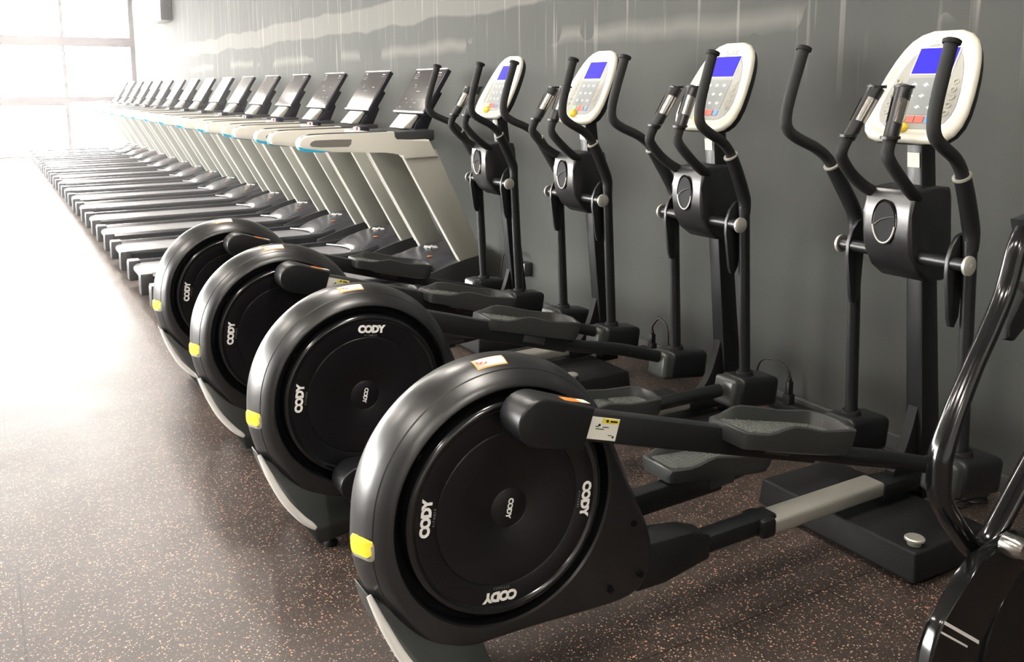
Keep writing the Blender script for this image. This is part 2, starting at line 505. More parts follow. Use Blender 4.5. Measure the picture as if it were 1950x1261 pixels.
# ceiling lamps (above the frame; they make the warm highlights on the machines)
def ceiling_lamp(x, y):
    r = empty('ceiling_lamp', x, y, ZC - 0.06)
    tag(r, 'white linear ceiling lamp with warm lit diffuser', 'ceiling lamp', 'linear ceiling lamps')
    MB.OFF = Vector((x, y, ZC - 0.06))
    b = MB(); b.box((x, y, ZC - 0.03), (0.22, 1.25, 0.06), bev=0.008); b.build('housing', M['lampbody'], r)
    b = MB(); b.box((x, y, ZC - 0.066), (0.17, 1.18, 0.012)); b.build('diffuser', M['lamp'], r)
    MB.OFF = Vector((0, 0, 0))
    return r
lamp0 = ceiling_lamp(1.3, 1.6)
lamp0['label'] = 'third linear ceiling lamp from the near wall, in the row above the machines'
for x in (1.3, -1.6):
    for i in range(-2, 7):
        y = 1.6 + 2.8 * i
        if x == 1.3 and i == 0: continue
        c = copy_tree(lamp0); c.location = (x * K, y * K, (ZC - 0.06) * K)
        c['label'] = '%s linear ceiling lamp from the near wall, in the row %s' % (['first', 'second', 'third', 'fourth', 'fifth', 'sixth', 'seventh', 'eighth', 'ninth'][i + 2], 'above the machines' if x > 0 else 'over the open aisle')

# ------------------------------------------------------------------ elliptical trainer
X0 = 1.7                      # root of a trainer stands at this X
WX, WZ, WY = 0.998, 0.458, 0.025
RD = 0.262

def shell_radius():
    pts = [(WX + 0.345 * math.cos(math.radians(a)), WZ + 0.345 * math.sin(math.radians(a))) for a in range(24, 182, 3)]
    pts += [(0.650, 0.425), (0.652, 0.39), (0.662, 0.34), (0.682, 0.285), (0.712, 0.22), (0.748, 0.165), (0.80, 0.118), (0.88, 0.098), (1.36, 0.096), (1.425, 0.112), (1.452, 0.16), (1.462, 0.235), (1.448, 0.29), (1.40, 0.395)]
    n = len(pts); out = []
    for k in range(120):
        t = 2 * PI * k / 120
        d = Vector((math.cos(t), math.sin(t)))
        best = None
        for i in range(n):
            a = Vector(pts[i]) - Vector((WX, WZ)); bb = Vector(pts[(i + 1) % n]) - Vector((WX, WZ))
            e = bb - a
            den = d.x * e.y - d.y * e.x
            if abs(den) < 1e-9: continue
            s = (a.x * e.y - a.y * e.x) / den
            u = (a.x * d.y - a.y * d.x) / den
            if s > 0 and -1e-6 <= u <= 1 + 1e-6: best = s if best is None else max(best, s)
        out.append(best)
    for _ in range(2): out = [0.25 * out[i - 1] + 0.5 * out[i] + 0.25 * out[(i + 1) % 120] for i in range(120)]
    return out
SHR = shell_radius()
SECT = [(0.285, -0.050), (0.285, -0.092), (0.289, -0.098)]          # inner lip (radius, y from wheel plane)
INSET = [(-0.098, 0.052), (-0.094, 0.044), (-0.086, 0.036), (-0.074, 0.027), (-0.0665, 0.0225), (-0.065, 0.0255), (-0.063, 0.0205), (-0.048, 0.012), (-0.028, 0.004), (0.0, 0.0)]

def on_disc(b, r, ang):
    return (WX + r * math.cos(ang), WZ + r * math.sin(ang))

def make_trainer(near_up, logo_skip=()):
    root = empty('elliptical_trainer', X0, 0)
    MB.OFF = Vector((X0, 0, 0))
    # --- wheel housing
    b = MB()
    prof = [(-1, r, y) for r, y in SECT] + [(i, None, y) for y, i in INSET]
    prof += [(i, None, -y) for y, i in INSET[-2::-1]] + [(-1, r, -y) for r, y in SECT[::-1]]
    rings = []
    for ins, r, y in prof:
        ring = []
        for k in range(120):
            t = 2 * PI * k / 120
            rr = r if ins == -1 else SHR[k] - ins
            ring.append(b.v((WX + rr * math.cos(t), WY + y, WZ + rr * math.sin(t))))
        rings.append(ring)
    for A, B in zip(rings, rings[1:]):
        for k in range(120): b.face([A[k], A[(k + 1) % 120], B[(k + 1) % 120], B[k]])
    housing = b.build('wheel_housing', M['shell'], root, smooth=32)
    b = MB()
    b.lathe([(0, -0.052), (0.288, -0.052), (0.288, 0.052), (0, 0.052)], (WX, WY, WZ), seg=64)
    b.build('recess', M['recess'], housing)
    # screws and holes in the housing
    for x, z, y in ((0.79, 0.612, -0.066), (1.36, 0.33, -0.0985), (1.29, 0.17, -0.0985), (1.385, 0.185, -0.0985)):
        b = MB(); b.lathe([(0, -0.004), (0.0085, -0.004), (0.0095, 0.003), (0, 0.003)], (x, WY + y, z), seg=14)
        b.build('screw', M['recess'], housing)
    # --- discs each side
    for s in (-1, 1):
        b = MB()
        prof = [(0.0, 0.096), (0.045, 0.096), (0.047, 0.0945), (0.05, 0.0965), (0.186, 0.0975), (0.188, 0.0955), (0.191, 0.0975), (0.238, 0.096)]
        b.use(M['disc']); b.lathe([(r, s * h) for r, h in prof], (WX, WY, WZ), seg=80)
        b.use(M['discrim']); b.lathe([(r, s * h) for r, h in ((0.238, 0.096), (0.243, 0.1015), (0.250, 0.1025), (0.257, 0.099), (0.262, 0.090), (0.262, 0.05))], (WX, WY, WZ), seg=80)
        d = b.build('drive_disc', None, root, smooth=40)
        if s < 0:
            y = WY - 0.099
            for k in range(4):
                if k in logo_skip: continue
                a = math.radians(-6.8 + 90 * k)
                tx = (math.sin(a), 0, -math.cos(a)); up = (math.cos(a), 0, math.sin(a))
                cx, cz = on_disc(b, 0.213, a)
                text_mesh('CODY', 0.0315, (cx, y, cz), tx, up, 'lettering', M['white'], d, bold=0.0019, spacing=0.92)
                cx, cz = on_disc(b, 0.193, a)
                text_mesh('FITNESS', 0.008, (cx, y, cz), tx, up, 'small_lettering', M['greyprint'], d, spacing=1.55)
            a = math.radians(-12)
            text_mesh('CODY', 0.018, (WX, y + 0.001, WZ), (math.sin(a), 0, -math.cos(a)), (math.cos(a), 0, math.sin(a)), 'hub_lettering', M['white'], d, bold=0.0006, spacing=0.86)
    # --- warning sticker on the housing crown
    def crown(a, y):        # point on the housing surface
        k = a / 360 * 120
        k0 = int(k) % 120; f = k - int(k)
        rr = SHR[k0] * (1 - f) + SHR[(k0 + 1) % 120] * f
        ya = abs(y)
        ins = 0
        for (y1, i1), (y2, i2) in zip(INSET, INSET[1:]):
            if -ya >= y1 and -ya <= y2: ins = i1 + (i2 - i1) * (-ya - y1) / (y2 - y1)
        t = math.radians(a)
        return Vector((WX + (rr - ins + 0.0012) * math.cos(t), WY + y, WZ + (rr - ins + 0.0012) * math.sin(t)))
    def patch(bb, a0, a1, y0, y1, na=8, ny=3, lift=0.0):
        g = [[bb.v(crown(a0 + (a1 - a0) * i / na, y0 + (y1 - y0) * j / ny) + Vector((0, 0, lift))) for j in range(ny + 1)] for i in range(na + 1)]
        for i in range(na):
            for j in range(ny): bb.face([g[i][j], g[i + 1][j], g[i + 1][j + 1], g[i][j + 1]])
    b = MB()
    def pad(bb, cx_, cy_, ha, hy, r, lift, thick):
        g_ = rrect(0, 0, 2 * ha, 2 * hy, r, 4)
        def at(u, v, l):
            p = crown(cx_ + u / 0.345 * 57.3, cy_ + v); d_ = Vector((p.x - WX, 0, p.z - WZ)).normalized()
            return p + d_ * l
        A = [bb.v(at(u, v, lift)) for u, v in g_]; B = [bb.v(at(u * 0.92, v * 0.92, lift + thick)) for u, v in g_]
        C_ = [bb.v(at(u * 0.5, v * 0.5, lift + thick)) for u, v in g_]
        n_ = len(A)
        for P_, Q_ in ((A, B), (B, C_)):
            for i in range(n_): bb.face([P_[i], P_[(i + 1) % n_], Q_[(i + 1) % n_], Q_[i]])
        bb.face(C_)
    bz = MB(); pad(bz, 186.6, -0.034, 0.026, 0.036, 0.013, -0.001, 0.003); bez = bz.build('reflector_bezel', M['alu'], root)
    pad(b, 185.6, -0.034, 0.022, 0.034, 0.012, 0.001, 0.004); b.build('reflector', M['yellow'], bez)
    b = MB()
    b.use(M['paleorange']); patch(b, 86, 99.5, -0.052, -0.018)
    b.use(M['label']); patch(b, 86.5, 98.6, -0.049, -0.0215, lift=0.0008)
    st = b.build('sticker', None, root); st['label'] = 'white warning sticker with amber border on the crown of the housing'
    b = MB(); c = crown(96.5, -0.036) + Vector((0, 0, 0.002))
    b.lathe([(0.009, 0), (0.013, 0.0004), (0.013, 0), (0.009, -0.0002)], c, axis='z', seg=20)
    b.box(c + Vector((0, 0, 0.0005)), (0.022, 0.003, 0.0006), Matrix.Rotation(0.8, 3, 'Z'))
    b.build('warning_symbol', M['red'], st)
    # --- rear foot
    b = MB()
    pts = []
    for x, z, w in ((0.668, 0.305, 0.050), (0.690, 0.240, 0.085), (0.722, 0.170, 0.120), (0.760, 0.118, 0.148), (0.790, 0.090, 0.165), (0.800, 0.080, 0.170), (0.808, 0.030, 0.166), (0.945, 0.076, 0.128), (0.945, 0.03, 0.128), (0.93, 0.15, 0.080), (0.74, 0.26, 0.06)):
        pts += [(x, WY - w, z), (x, WY + w, z)]
    b.hull(pts, 0.007, 3)
    rf = b.build('rear_foot', M['foot'], root, smooth=40)
    for s in (-1,):
        b = MB(); b.tube([(x - 0.001, WY + s * w, z + 0.002) for x, z, w in ((0.670, 0.306, 0.044), (0.692, 0.242, 0.078), (0.724, 0.172, 0.112), (0.762, 0.121, 0.140), (0.791, 0.094, 0.157), (0.803, 0.083, 0.163))], [0.006, 0.011, 0.012, 0.012, 0.010, 0.006], 12, smooth=5)
        b.build('foot_sheen', M['edge_sheen'], rf)  # pale strip stands for light caught on the rounded foot edge
    for s in (-1, 1):
        b = MB(); b.lathe([(0, 0), (0.02, 0), (0.022, 0.012), (0.012, 0.02), (0.012, 0.034), (0, 0.034)], (0.86, WY + s * 0.125, 0), axis='z', seg=18)
        b.build('levelling_foot', M['rubber'], root)
    # --- rail
    b = MB(); b.hull([(1.40, -0.035, 0.235), (1.40, 0.085, 0.235), (1.40, -0.04, 0.11), (1.40, 0.09, 0.11), (1.60, -0.03, 0.225), (1.60, 0.05, 0.225), (1.665, -0.028, 0.20), (1.665, 0.05, 0.20), (1.665, -0.028, 0.13), (1.665, 0.05, 0.13), (1.50, -0.035, 0.105), (1.50, 0.08, 0.105)], 0.008)
    b.build('rail_cover', M['black'], root)
    b = MB(); b.box((1.78, 0.012, 0.166), (0.30, 0.062, 0.052), roty(-1.5), bev=0.010); b.build('rail', M['black'], root)
    b = MB(); b.box((1.885, 0.012, 0.163), (0.055, 0.096, 0.058), roty(-1.5), bev=0.012); b.build('rail_collar', M['black'], root)
    b = MB(); b.box((2.14, 0.012, 0.162), (0.50, 0.084, 0.048), roty(-1.0), bev=0.012, seg=3); b.build('rail_sleeve', M['alu'], root)['label'] = 'bare silver aluminium sleeve of the rail'
    b = MB(); b.hull([(2.38, -0.036, 0.185), (2.38, 0.06, 0.185), (2.38, -0.036, 0.125), (2.38, 0.06, 0.125), (2.60, -0.02, 0.178), (2.60, 0.045, 0.178), (2.62, -0.02, 0.13), (2.62, 0.045, 0.13)], 0.010); b.build('rail_end', M['black'], root)
    # --- front base box
    b = MB(); b.use(M['base_black'])
    b.hull([(x, y, z) for x, y, z in ((2.214, -0.272, 0.108), (2.555, -0.272, 0.108), (2.214, 0.325, 0.108), (2.555, 0.325, 0.108), (2.208, -0.280, 0.018), (2.565, -0.280, 0.018), (2.208, 0.335, 0.018), (2.565, 0.335, 0.018))], 0.008, 3)
    b.use(M['rubber']); b.box((2.39, 0.03, 0.010), (0.30, 0.55, 0.02))
    b.build('front_base', None, root, smooth=50)
    b = MB()
    b.lathe([(0, 0.131), (0.025, 0.131), (0.0285, 0.128), (0.0285, 0.122), (0.020, 0.119), (0.020, 0.10), (0, 0.10)], (2.262, -0.232, 0), axis='z', seg=28)
    kb = b.build('levelling_knob', M['silver'], root)
    # --- post
    b = MB()
    bx = lambda z: 2.645 - 0.114 * z
    b.hull([(bx(0.08) + dx, 0.012 + dy, 0.08) for dx in (-0.048, 0.048) for dy in (-0.034, 0.034)] + [(bx(1.3) + dx, 0.012 + dy, 1.30) for dx in (-0.034, 0.034) for dy in (-0.028, 0.028)], 0.010)
    b.build('post', M['black'], root)
    b = MB()
    blade = []
    for t in range(9):
        a = t / 8
        blade.append((2.455 + 0.125 * a ** 0.55, 0.20 + 0.30 * a))
    outl = blade + [(2.60, 0.49), (2.64, 0.14), (2.46, 0.14)]
    b.prism(outl, -0.004, 0.030, 0.003); b.build('gusset', M['rubber'], root)
    b = MB(); b.box((2.4715, 0.012, 1.200), (0.002, 0.042, 0.045), roty(-6)); b.build('serial_label', M['label'], root)
    # --- console
    cb = Vector((2.42, 0.012, 1.258)); ct = Vector((2.60, 0.012, 1.590))
    V = (ct - cb).normalized(); H = (ct - cb).length
    U = Vector((0, -1, 0)); N = U.cross(V)                # N faces the user
    if N.x > 0: N = -N
    prof = [(0.0, 0.10), (0.008, 0.128), (0.03, 0.152), (0.06, 0.164), (0.10, 0.168), (0.16, 0.163), (0.22, 0.153), (0.27, 0.141), (0.31, 0.126), (0.34, 0.108), (0.362, 0.082), (0.375, 0.045)]
    def outline(ins):
        q = []
        for v, h in prof:
            vv = H / 2 + (v - H / 2) * (1 - ins / (H / 2)); q.append((max(h - ins, 0.01), vv))
        return q + [(-h, v) for h, v in q[::-1]]
    def slab(ins0, h0, ins1, h1, bb, closeback=True):
        A = [bb.v(cb + U * u + V * v + N * h0) for u, v in outline(ins0)]
        B = [bb.v(cb + U * u + V * v + N * h1) for u, v in outline(ins1)]
        n = len(A)
        for i in range(n): bb.face([A[i], A[(i + 1) % n], B[(i + 1) % n], B[i]])
        return A, B
    def loft(bb, levels):
        rings = [[bb.v(cb + U * u + V * v + N * h) for u, v in outline(i)] for i, h in levels]
        n = len(rings[0])
        for A, B in zip(rings, rings[1:]):
            for i in range(n): bb.face([A[i], A[(i + 1) % n], B[(i + 1) % n], B[i]])
        bb.face(rings[0]); bb.face(rings[-1])
    b = MB(); loft(b, [(0.025, -0.045), (0.006, -0.035), (0.0, -0.018), (0.0, -0.006)]); con = b.build('console_back', M['black'], root)
    b = MB(); loft(b, [(-0.002, -0.007), (-0.003, 0.0), (0.002, 0.009), (0.012, 0.013), (0.020, 0.011), (0.026, 0.005), (0.030, 0.004)]); face = b.build('console_face', M['cream'], root, smooth=60)
    b = MB(); loft(b, [(0.040, 0.0042), (0.041, 0.0055)]); b.build('overlay', M['overlay'], face)
    def quad(bb, u0, v0, u1, v1, h, rad=None, sk=0):
        bb.hull([cb + U * (u + sk * (v - v0)) + V * v + N * hh for u, v in ((u0, v0), (u1, v0), (u1, v1), (u0, v1)) for hh in (h, h - 0.0012)])
    b = MB(); quad(b, -0.070, 0.222, 0.072, 0.318, 0.0072); b.build('display_frame', M['white'], face)
    b = MB(); quad(b, -0.066, 0.226, 0.068, 0.314, 0.0082); b.build('display', M['lcd'], face)['label'] = 'lit blue display'
    b = MB(); quad(b, -0.068, 0.088, 0.070, 0.212, 0.0065); b.build('keypad', M['overlay3'], face)
    b = MB()
    for i in range(3):
        for j in range(3):
            u, v = -0.038 + 0.04 * i, 0.112 + 0.038 * j
            quad(b, u - 0.009, v - 0.0018, u + 0.009, v + 0.0018, 0.0078); quad(b, u - 0.003, v - 0.006, u + 0.003, v + 0.006, 0.0079)
    b.build('key_print', M['white'], face)
    for sgn in (-1, 1):
        b = MB()
        for i in range(5):
            u = sgn * (0.094 - 0.0 * i + (0.008 if i < 3 else 0.004)); v = 0.095 + 0.026 * i
            b.lathe([(0.0065, 0), (0.0105, 0), (0.0105, 0.001), (0.0065, 0.001)], (0, 0, 0), axis='z', seg=12)
            for vv in b.bm.verts:
                if not vv.tag:
                    c0 = vv.co.copy(); vv.co = cb + U * (u + c0.x) + V * (v + c0.y * 0.9) + N * (0.0068 + c0.z); vv.tag = True
        b.build('side_buttons', M['overlay2'], face)
    for nm, u0, u1, m in (('green_button', -0.048, -0.022, 'green'), ('red_button', 0.012, 0.040, 'red'), ('blue_button', 0.046, 0.068, 'bluebtn'), ('small_red_button', -0.018, 0.008, 'red')):
        b = MB(); quad(b, u0, 0.060, u1, 0.082, 0.0080); b.build(nm, M[m], face)
    b = MB()
    c = cb + U * (-0.024) + V * 0.042 + N * 0.006
    b.lathe([(0, 0.016), (0.016, 0.015), (0.021, 0.010), (0.022, 0.0), (0, 0)], (0, 0, 0), axis='z', seg=20)
    for vv in b.bm.verts: vv.co = c + U * vv.co.x + V * vv.co.y * 0.8 + N * vv.co.z
    b.build('stop_button', M['yel2'], face)['label'] = 'yellow stop button'
    b = MB(); quad(b, -0.035, 0.012, -0.012, 0.018, 0.0115); b.build('orange_mark', M['orange'], face)
    text_mesh('CODY', 0.022, cb + V * 0.336 + N * 0.0062, U, V, 'console_lettering', M['white'], face, bold=0.001)
    # --- cup holder shroud on the post
    b = MB()
    fx = 2.372
    side = [(fx, 1.10), (fx + 0.012, 1.115), (2.47, 1.125), (2.545, 1.12), (2.555, 1.09), (2.575, 0.90), (2.57, 0.845), (2.54, 0.83), (2.46, 0.835), (2.41, 0.87), (2.375, 0.925), (fx - 0.008, 0.985), (fx - 0.006, 1.04)]
    b.prism(side, -0.072, 0.100, 0.012, 3)
    shr = b.build('cup_holder_shroud', M['shell'], root)
    b = MB(); b.lathe([(0, 0.0), (0.045, 0.0), (0.048, 0.004), (0.052, 0.0)], (0, 0, 0), axis='x', seg=32, sx=0.85, sz=1.35)
    for vv in b.bm.verts: vv.co = roty(0) @ vv.co + Vector((fx - 0.0095, 0.020, 1.015))
    b.build('cup_opening', M['recess'], shr)
    b = MB(); b.tube([(fx - 0.010, 0.020 + 0.0395 * math.cos(t), 1.015 + 0.064 * math.sin(t)) for t in [PI * 1.05 + PI * 0.9 * k / 16 for k in range(17)]], 0.0032, 8); 
    b.build('cup_holder_lip', M['alu'], shr)
    b = MB(); b.tube([(fx - 0.0105, 0.052, 1.005), (fx - 0.0115, 0.03, 1.022), (fx - 0.0115, 0.0, 1.032), (fx - 0.0105, -0.017, 1.034)], 0.0018, 8, smooth=4); b.build('cup_ring', M['foot'], shr)
    # --- pivot shaft and caps
    b = MB(); b.lathe([(0, -0.222), (0.0195, -0.222), (0.0195, 0.222), (0, 0.222)], (2.425, 0.0, 0.914), seg=24); sh = b.build('pivot_shaft', M['black'], root)
    for s in (-1, 1):
        b = MB(); b.lathe([(0, s * 0.236), (0.006, s * 0.2365), (0.0065, s * 0.2345), (0.022, s * 0.2345), (0.029, s * 0.230), (0.029, s * 0.222), (0, s * 0.222)], (2.425, 0.0, 0.914), seg=32)
        b.build('pivot_cap', M['silver'], sh)
    # --- static grips
    for s in (-1, 1):
        yy = lambda a: 0.012 + s * a
        b = MB(); b.tube([(2.42, yy(0.062), 1.085), (2.36, yy(0.080), 1.115), (2.305, yy(0.088), 1.155), (2.255, yy(0.086), 1.205), (2.245, yy(0.080), 1.235), (2.262, yy(0.074), 1.275)], 0.0185, 16, smooth=5)
        g = b.build('fixed_handle', M['foam'], root)
        b = MB(); b.tube([(2.262, yy(0.074), 1.270), (2.284, yy(0.066), 1.31), (2.342, yy(0.048), 1.418)], [0.0205, 0.022, 0.0255], 18, smooth=3)
        b.lathe([(0, 0.0), (0.0285, 0.0), (0.0285, 0.009), (0, 0.009)], (2.344, yy(0.048), 1.416), axis='z', seg=20)
        b.lathe([(0.021, -0.004), (0.028, -0.004), (0.028, 0.004), (0.021, 0.004)], (2.262, yy(0.074), 1.277), axis='z', seg=20)
        p = b.build('pulse_grip', M['black'], g)
        for q in (-1, 1):
            b = MB(); rows_ = []
            for t in range(7):
                k = t / 6; c = Vector((2.287 + 0.036 * k, yy(0.0655 - 0.0115 * k), 1.315 + 0.068 * k)); r_ = 0.0234 + 0.0016 * k
                rows_.append([b.v(c + Vector((-math.cos(w_) * r_, math.sin(w_) * r_ * q, math.cos(w_) * r_ * 0.45))) for w_ in [math.radians(28 + 78 * m / 7) for m in range(8)]])
            for A, B in zip(rows_, rows_[1:]):
                for m in range(7): b.face([A[m], A[m + 1], B[m + 1], B[m]])
            b.build('sensor_plate', M['chrome'], p)
    # --- swinging arms, pedals and cranks
    for s in (-1, 1):
        up = near_up if s < 0 else not near_up
        Y = lambda a: 0.006 + s * a
        # lower link, bent upper link
        b = MB()
        b.tube([(2.505, Y(0.205), 0.30), (2.468, Y(0.203), 0.98)], 0.0215, 16, oval=(0.85, 1.1))
        b.tube([(2.470, Y(0.203), 0.95), (2.466, Y(0.205), 1.00), (2.446, Y(0.210), 1.045), (2.405, Y(0.221), 1.115), (2.372, Y(0.228), 1.168)], [0.0225, 0.0245, 0.025, 0.0245, 0.0235], 16, smooth=5)
        arm = b.build('swing_arm', M['black'], root)
        b = MB(); b.lathe([(0.018, 0), (0.0265, 0), (0.0265, 0.006), (0.018, 0.006)], (0, 0, 0), axis='z', seg=22)
        for vv in b.bm.verts: vv.co = roty(-34) @ vv.co + Vector((2.370, Y(0.228), 1.170))
        b.build('clamp_ring', M['silver'], arm)
        b = MB()
        b.tube([(2.385, Y(0.226), 1.150), (2.352, Y(0.233), 1.195), (2.305, Y(0.243), 1.230), (2.235, Y(0.255), 1.262), (2.196, Y(0.258), 1.290), (2.186, Y(0.258), 1.330), (2.200, Y(0.256), 1.40), (2.243, Y(0.253), 1.535)], 0.0182, 16, smooth=6)
        hd = b.build('moving_handle', M['foam'], arm)
        b = MB(); b.lathe([(0, 0), (0.0235, 0), (0.0245, 0.010), (0.018, 0.014), (0, 0.014)], (0, 0, 0), axis='z', seg=22)
        for vv in b.bm.verts: vv.co = roty(16) @ vv.co + Vector((2.243, Y(0.253), 1.532))
        b.build('end_cap', M['rubber'], hd)
        # pivot plate
        b = MB()
        pl = [(2.462, 1.000), (2.440, 0.992), (2.418, 0.965), (2.403, 0.925), (2.402, 0.88), (2.424, 0.745), (2.434, 0.722), (2.452, 0.718), (2.470, 0.75), (2.475, 0.9)]
        b.prism(pl, min(Y(0.170), Y(0.184)), max(Y(0.170), Y(0.184)), 0.003); b.build('pivot_plate', M['black'], arm)
        # crank and pedal arm
        cx, cz = (1.04, 0.69) if up else (0.956, 0.223)
        ang = math.atan2(0.28 - cz, 2.48 - cx)
        d = Vector((math.cos(ang), 0, math.sin(ang))); n = Vector((-math.sin(ang), 0, math.cos(ang)))
        R = Matrix.Rotation(-ang, 3, 'Y')
        base = Vector((cx, 0, cz))
        yc = Y(0.155)
        b = MB()
        st_ = []
        for k in range(13):
            t = PI / 2 + PI * k / 12
            st_.append((0.062 * math.cos(t), 0.056 * math.sin(t)))
        st_ = [(-0.028 + a, bb) for a, bb in st_] + [(0.098, -0.048), (0.102, 0.048)]
        y0, y1 = sorted((Y(0.112), Y(0.202)))
        ptsl = [(base.x + a * d.x + bb * n.x, base.z + a * d.z + bb * n.z) for a, bb in st_]
        b.prism(ptsl, y0, y1, 0.006, 3)
        b.lathe([(0, min(Y(0.07), Y(0.12))), (0.03, min(Y(0.07), Y(0.12))), (0.03, max(Y(0.07), Y(0.12))), (0, max(Y(0.07), Y(0.12)))], (cx, 0, cz), seg=20)
        ck = b.build('crank_cover', M['black'], root)
        b = MB()
        c = base + d * 0.06 + n * 0.0515 + Vector((0, yc, 0))
        b.use(M['orange']); b.box(c + d * (-0.012), (0.066, 0.030, 0.0012), R)
        b.use(M['label']); b.box(c + d * 0.035, (0.026, 0.030, 0.0013), R)
        b.build('warning_sticker', None, ck)
        b = MB()
        Lb = 0.80
        b.box(base + d * (0.10 + Lb / 2) + Vector((0, yc, 0)), (Lb, 0.052, 0.070), R, bev=0.008)
        b.tube([base + d * 0.80 + Vector((0, yc, -0.004)), base + d * 0.98 + Vector((0, Y(0.165), -0.006)), base + d * 1.20 + Vector((0, Y(0.195), 0.004)), base + d * 1.42 + Vector((0, Y(0.202), 0))], 0.0255, 16, smooth=5)
        pa = b.build('pedal_arm', M['black'], root)
        if s < 0:
            b = MB(); c = base + d * 0.150 + Vector((0, yc - 0.0272, 0.0))
            b.box(c, (0.088, 0.0016, 0.052), R); lb = b.build('instruction_label', M['label'], pa)
            b = MB(); b.box(c + d * 0.018 + n * 0.019 + Vector((0, -0.001, 0)), (0.048, 0.001, 0.011), R); b.build('yellow_band', M['yellow'], lb)
            b = MB()
            b.box(c + d * 0.008 + n * 0.019 + Vector((0, -0.0018, 0)), (0.007, 0.0008, 0.006), R)
            b.box(c + d * 0.027 + n * 0.019 + Vector((0, -0.0018, 0)), (0.020, 0.0008, 0.004), R)
            for q in range(9):
                b.box(c + d * random.uniform(-0.02, 0.032) + n * random.choice((0.004, -0.001, -0.014, -0.018)) + Vector((0, -0.0012, 0)), (random.uniform(0.006, 0.016), 0.0006, 0.0016), R)
            b.box(c + d * (-0.012) + n * 0.008 + Vector((0, -0.0014, 0)), (0.006, 0.0006, 0.005), R); b.box(c + d * 0.034 + n * (-0.017) + Vector((0, -0.0014, 0)), (0.005, 0.0006, 0.005), R)
            b.build('label_print', M['blackprint'], lb)
        # joint block with its cap
        b = MB(); b.box((2.462, Y(0.202), 0.262), (0.135, 0.115, 0.112), roty(7), bev=0.018, seg=3)
        jb = b.build('arm_joint', M['foot'], root)
        b = MB(); b.box((2.530, Y(0.204), 0.258), (0.205, 0.125, 0.118), roty(7), bev=0.022, seg=3); b.build('joint_cap', M['black'], jb)
        b = MB(); b.tube([(2.505, Y(0.205), 0.30), (2.503, Y(0.205), 0.335)], [0.036, 0.030], 18); b.build('joint_boot', M['rubber'], jb)
        # pedal
        pd = base + d * (0.745 if up else 0.895) + Vector((0, Y(0.190), 0))
        tilt = -0.235 if up else -0.10
        pdx = Vector((math.cos(tilt), 0, math.sin(tilt))); pdz = Vector((-math.sin(tilt), 0, math.cos(tilt)))
        lift = 0.055 if up else 0.052
        o = Vector((pd.x, Y(0.190), pd.z + lift))
        def foot_outline(ins):
            q = [(-0.205, 0.0), (-0.205, 0.035), (-0.204, 0.060), (-0.197, 0.068), (-0.17, 0.071), (-0.13, 0.073), (-0.10, 0.074), (-0.07, 0.075), (-0.04, 0.076), (0.0, 0.078), (0.05, 0.080), (0.10, 0.081), (0.15, 0.081), (0.180, 0.078), (0.200, 0.066), (0.208, 0.045), (0.210, 0.0)]
            q = [(x * (1 - ins / 0.2), max(y - ins, 0.0 if y == 0 else 0.004)) for x, y in q]
            return q + [(x, -y) for x, y in q[::-1] if y > 0]
        def sm(a_, b2, x):
            t = min(max((x - a_) / (b2 - a_), 0), 1); return t * t * (3 - 2 * t)
        def rim_h(x, y):
            if y < 0: return 0.004 + 0.027 * sm(-0.14, -0.03, x) - 0.008 * math.exp(-((x - 0.06) / 0.06) ** 2)
            return 0.004 + 0.034 * sm(-0.20, -0.10, x) - 0.006 * math.exp(-((x - 0.06) / 0.08) ** 2)
        b = MB()
        def ringp(ins, hf):
            return [b.v(o + pdx * x + Vector((0, y, 0)) + pdz * hf(x, y)) for x, y in foot_outline(ins)]
        rg = [ringp(0.035, lambda x, y: -0.052 + 0.01 * (x < -0.1)), ringp(0.006, lambda x, y: -0.040), ringp(0.0, lambda x, y: -0.02), ringp(-0.001, lambda x, y: rim_h(x, y) - 0.004), ringp(0.004, rim_h), ringp(0.011, lambda x, y: rim_h(x, y) - 0.002), ringp(0.018, lambda x, y: 0.0)]
        n_ = len(rg[0])
        for A, B in zip(rg, rg[1:]):
            for i in range(n_): b.face([A[i], A[(i + 1) % n_], B[(i + 1) % n_], B[i]])
        b.face(rg[0]); b.face(rg[-1])
        b.tube([o + pdx * 0.02 - pdz * 0.03, pd + Vector((0, (yc - pd.y) * 0.0, 0))], 0.022, 14)
        b.box(pd + Vector((0, yc - pd.y, 0.015)), (0.10, 0.06, 0.07), R, bev=0.006)
        pe = b.build('pedal', M['pedal'], root, smooth=50)
        b = MB()
        for i in range(15):
            for j in range(-3, 4):
                x = -0.165 + 0.022 * i; y = 0.0165 * j + (0.008 if i % 2 else 0)
                if abs(y) > 0.053: continue
                b.lathe([(0.0048, -0.001), (0.0034, 0.0025), (0, 0.003)], o + pdx * x + Vector((0, y, 0)) + pdz * 0.0015, axis='z', seg=7)
        fl = [(x, y) for x, y in foot_outline(0.017)]
        b.face([b.v(o + pdx * x + Vector((0, y, 0)) + pdz * 0.0015) for x, y in fl])
        b.build('tread', M['tread'], pe)
    MB.OFF = Vector((0, 0, 0))
    return root

EY = [1.8155, 2.733, 3.606, 4.458]
EL = ['black elliptical trainer nearest the camera, its whole lettered drive disc in view',
      'second elliptical trainer from the camera, white lettering across the top of its disc',
      'third elliptical trainer from the camera, one before the trainer beside the treadmills',
      'farthest elliptical trainer, standing beside the nearest treadmill']
t_up = make_trainer(True, logo_skip=(1,))
t_dn = make_trainer(False, logo_skip=(3,))
trainers = [t_up, t_dn, copy_tree(t_up), copy_tree(t_up)]
for o, y, l in zip(trainers, EY, EL):
    o.location = (X0 * K, y * K, 0)
    tag(o, l, 'elliptical trainer', 'elliptical trainers in a row')

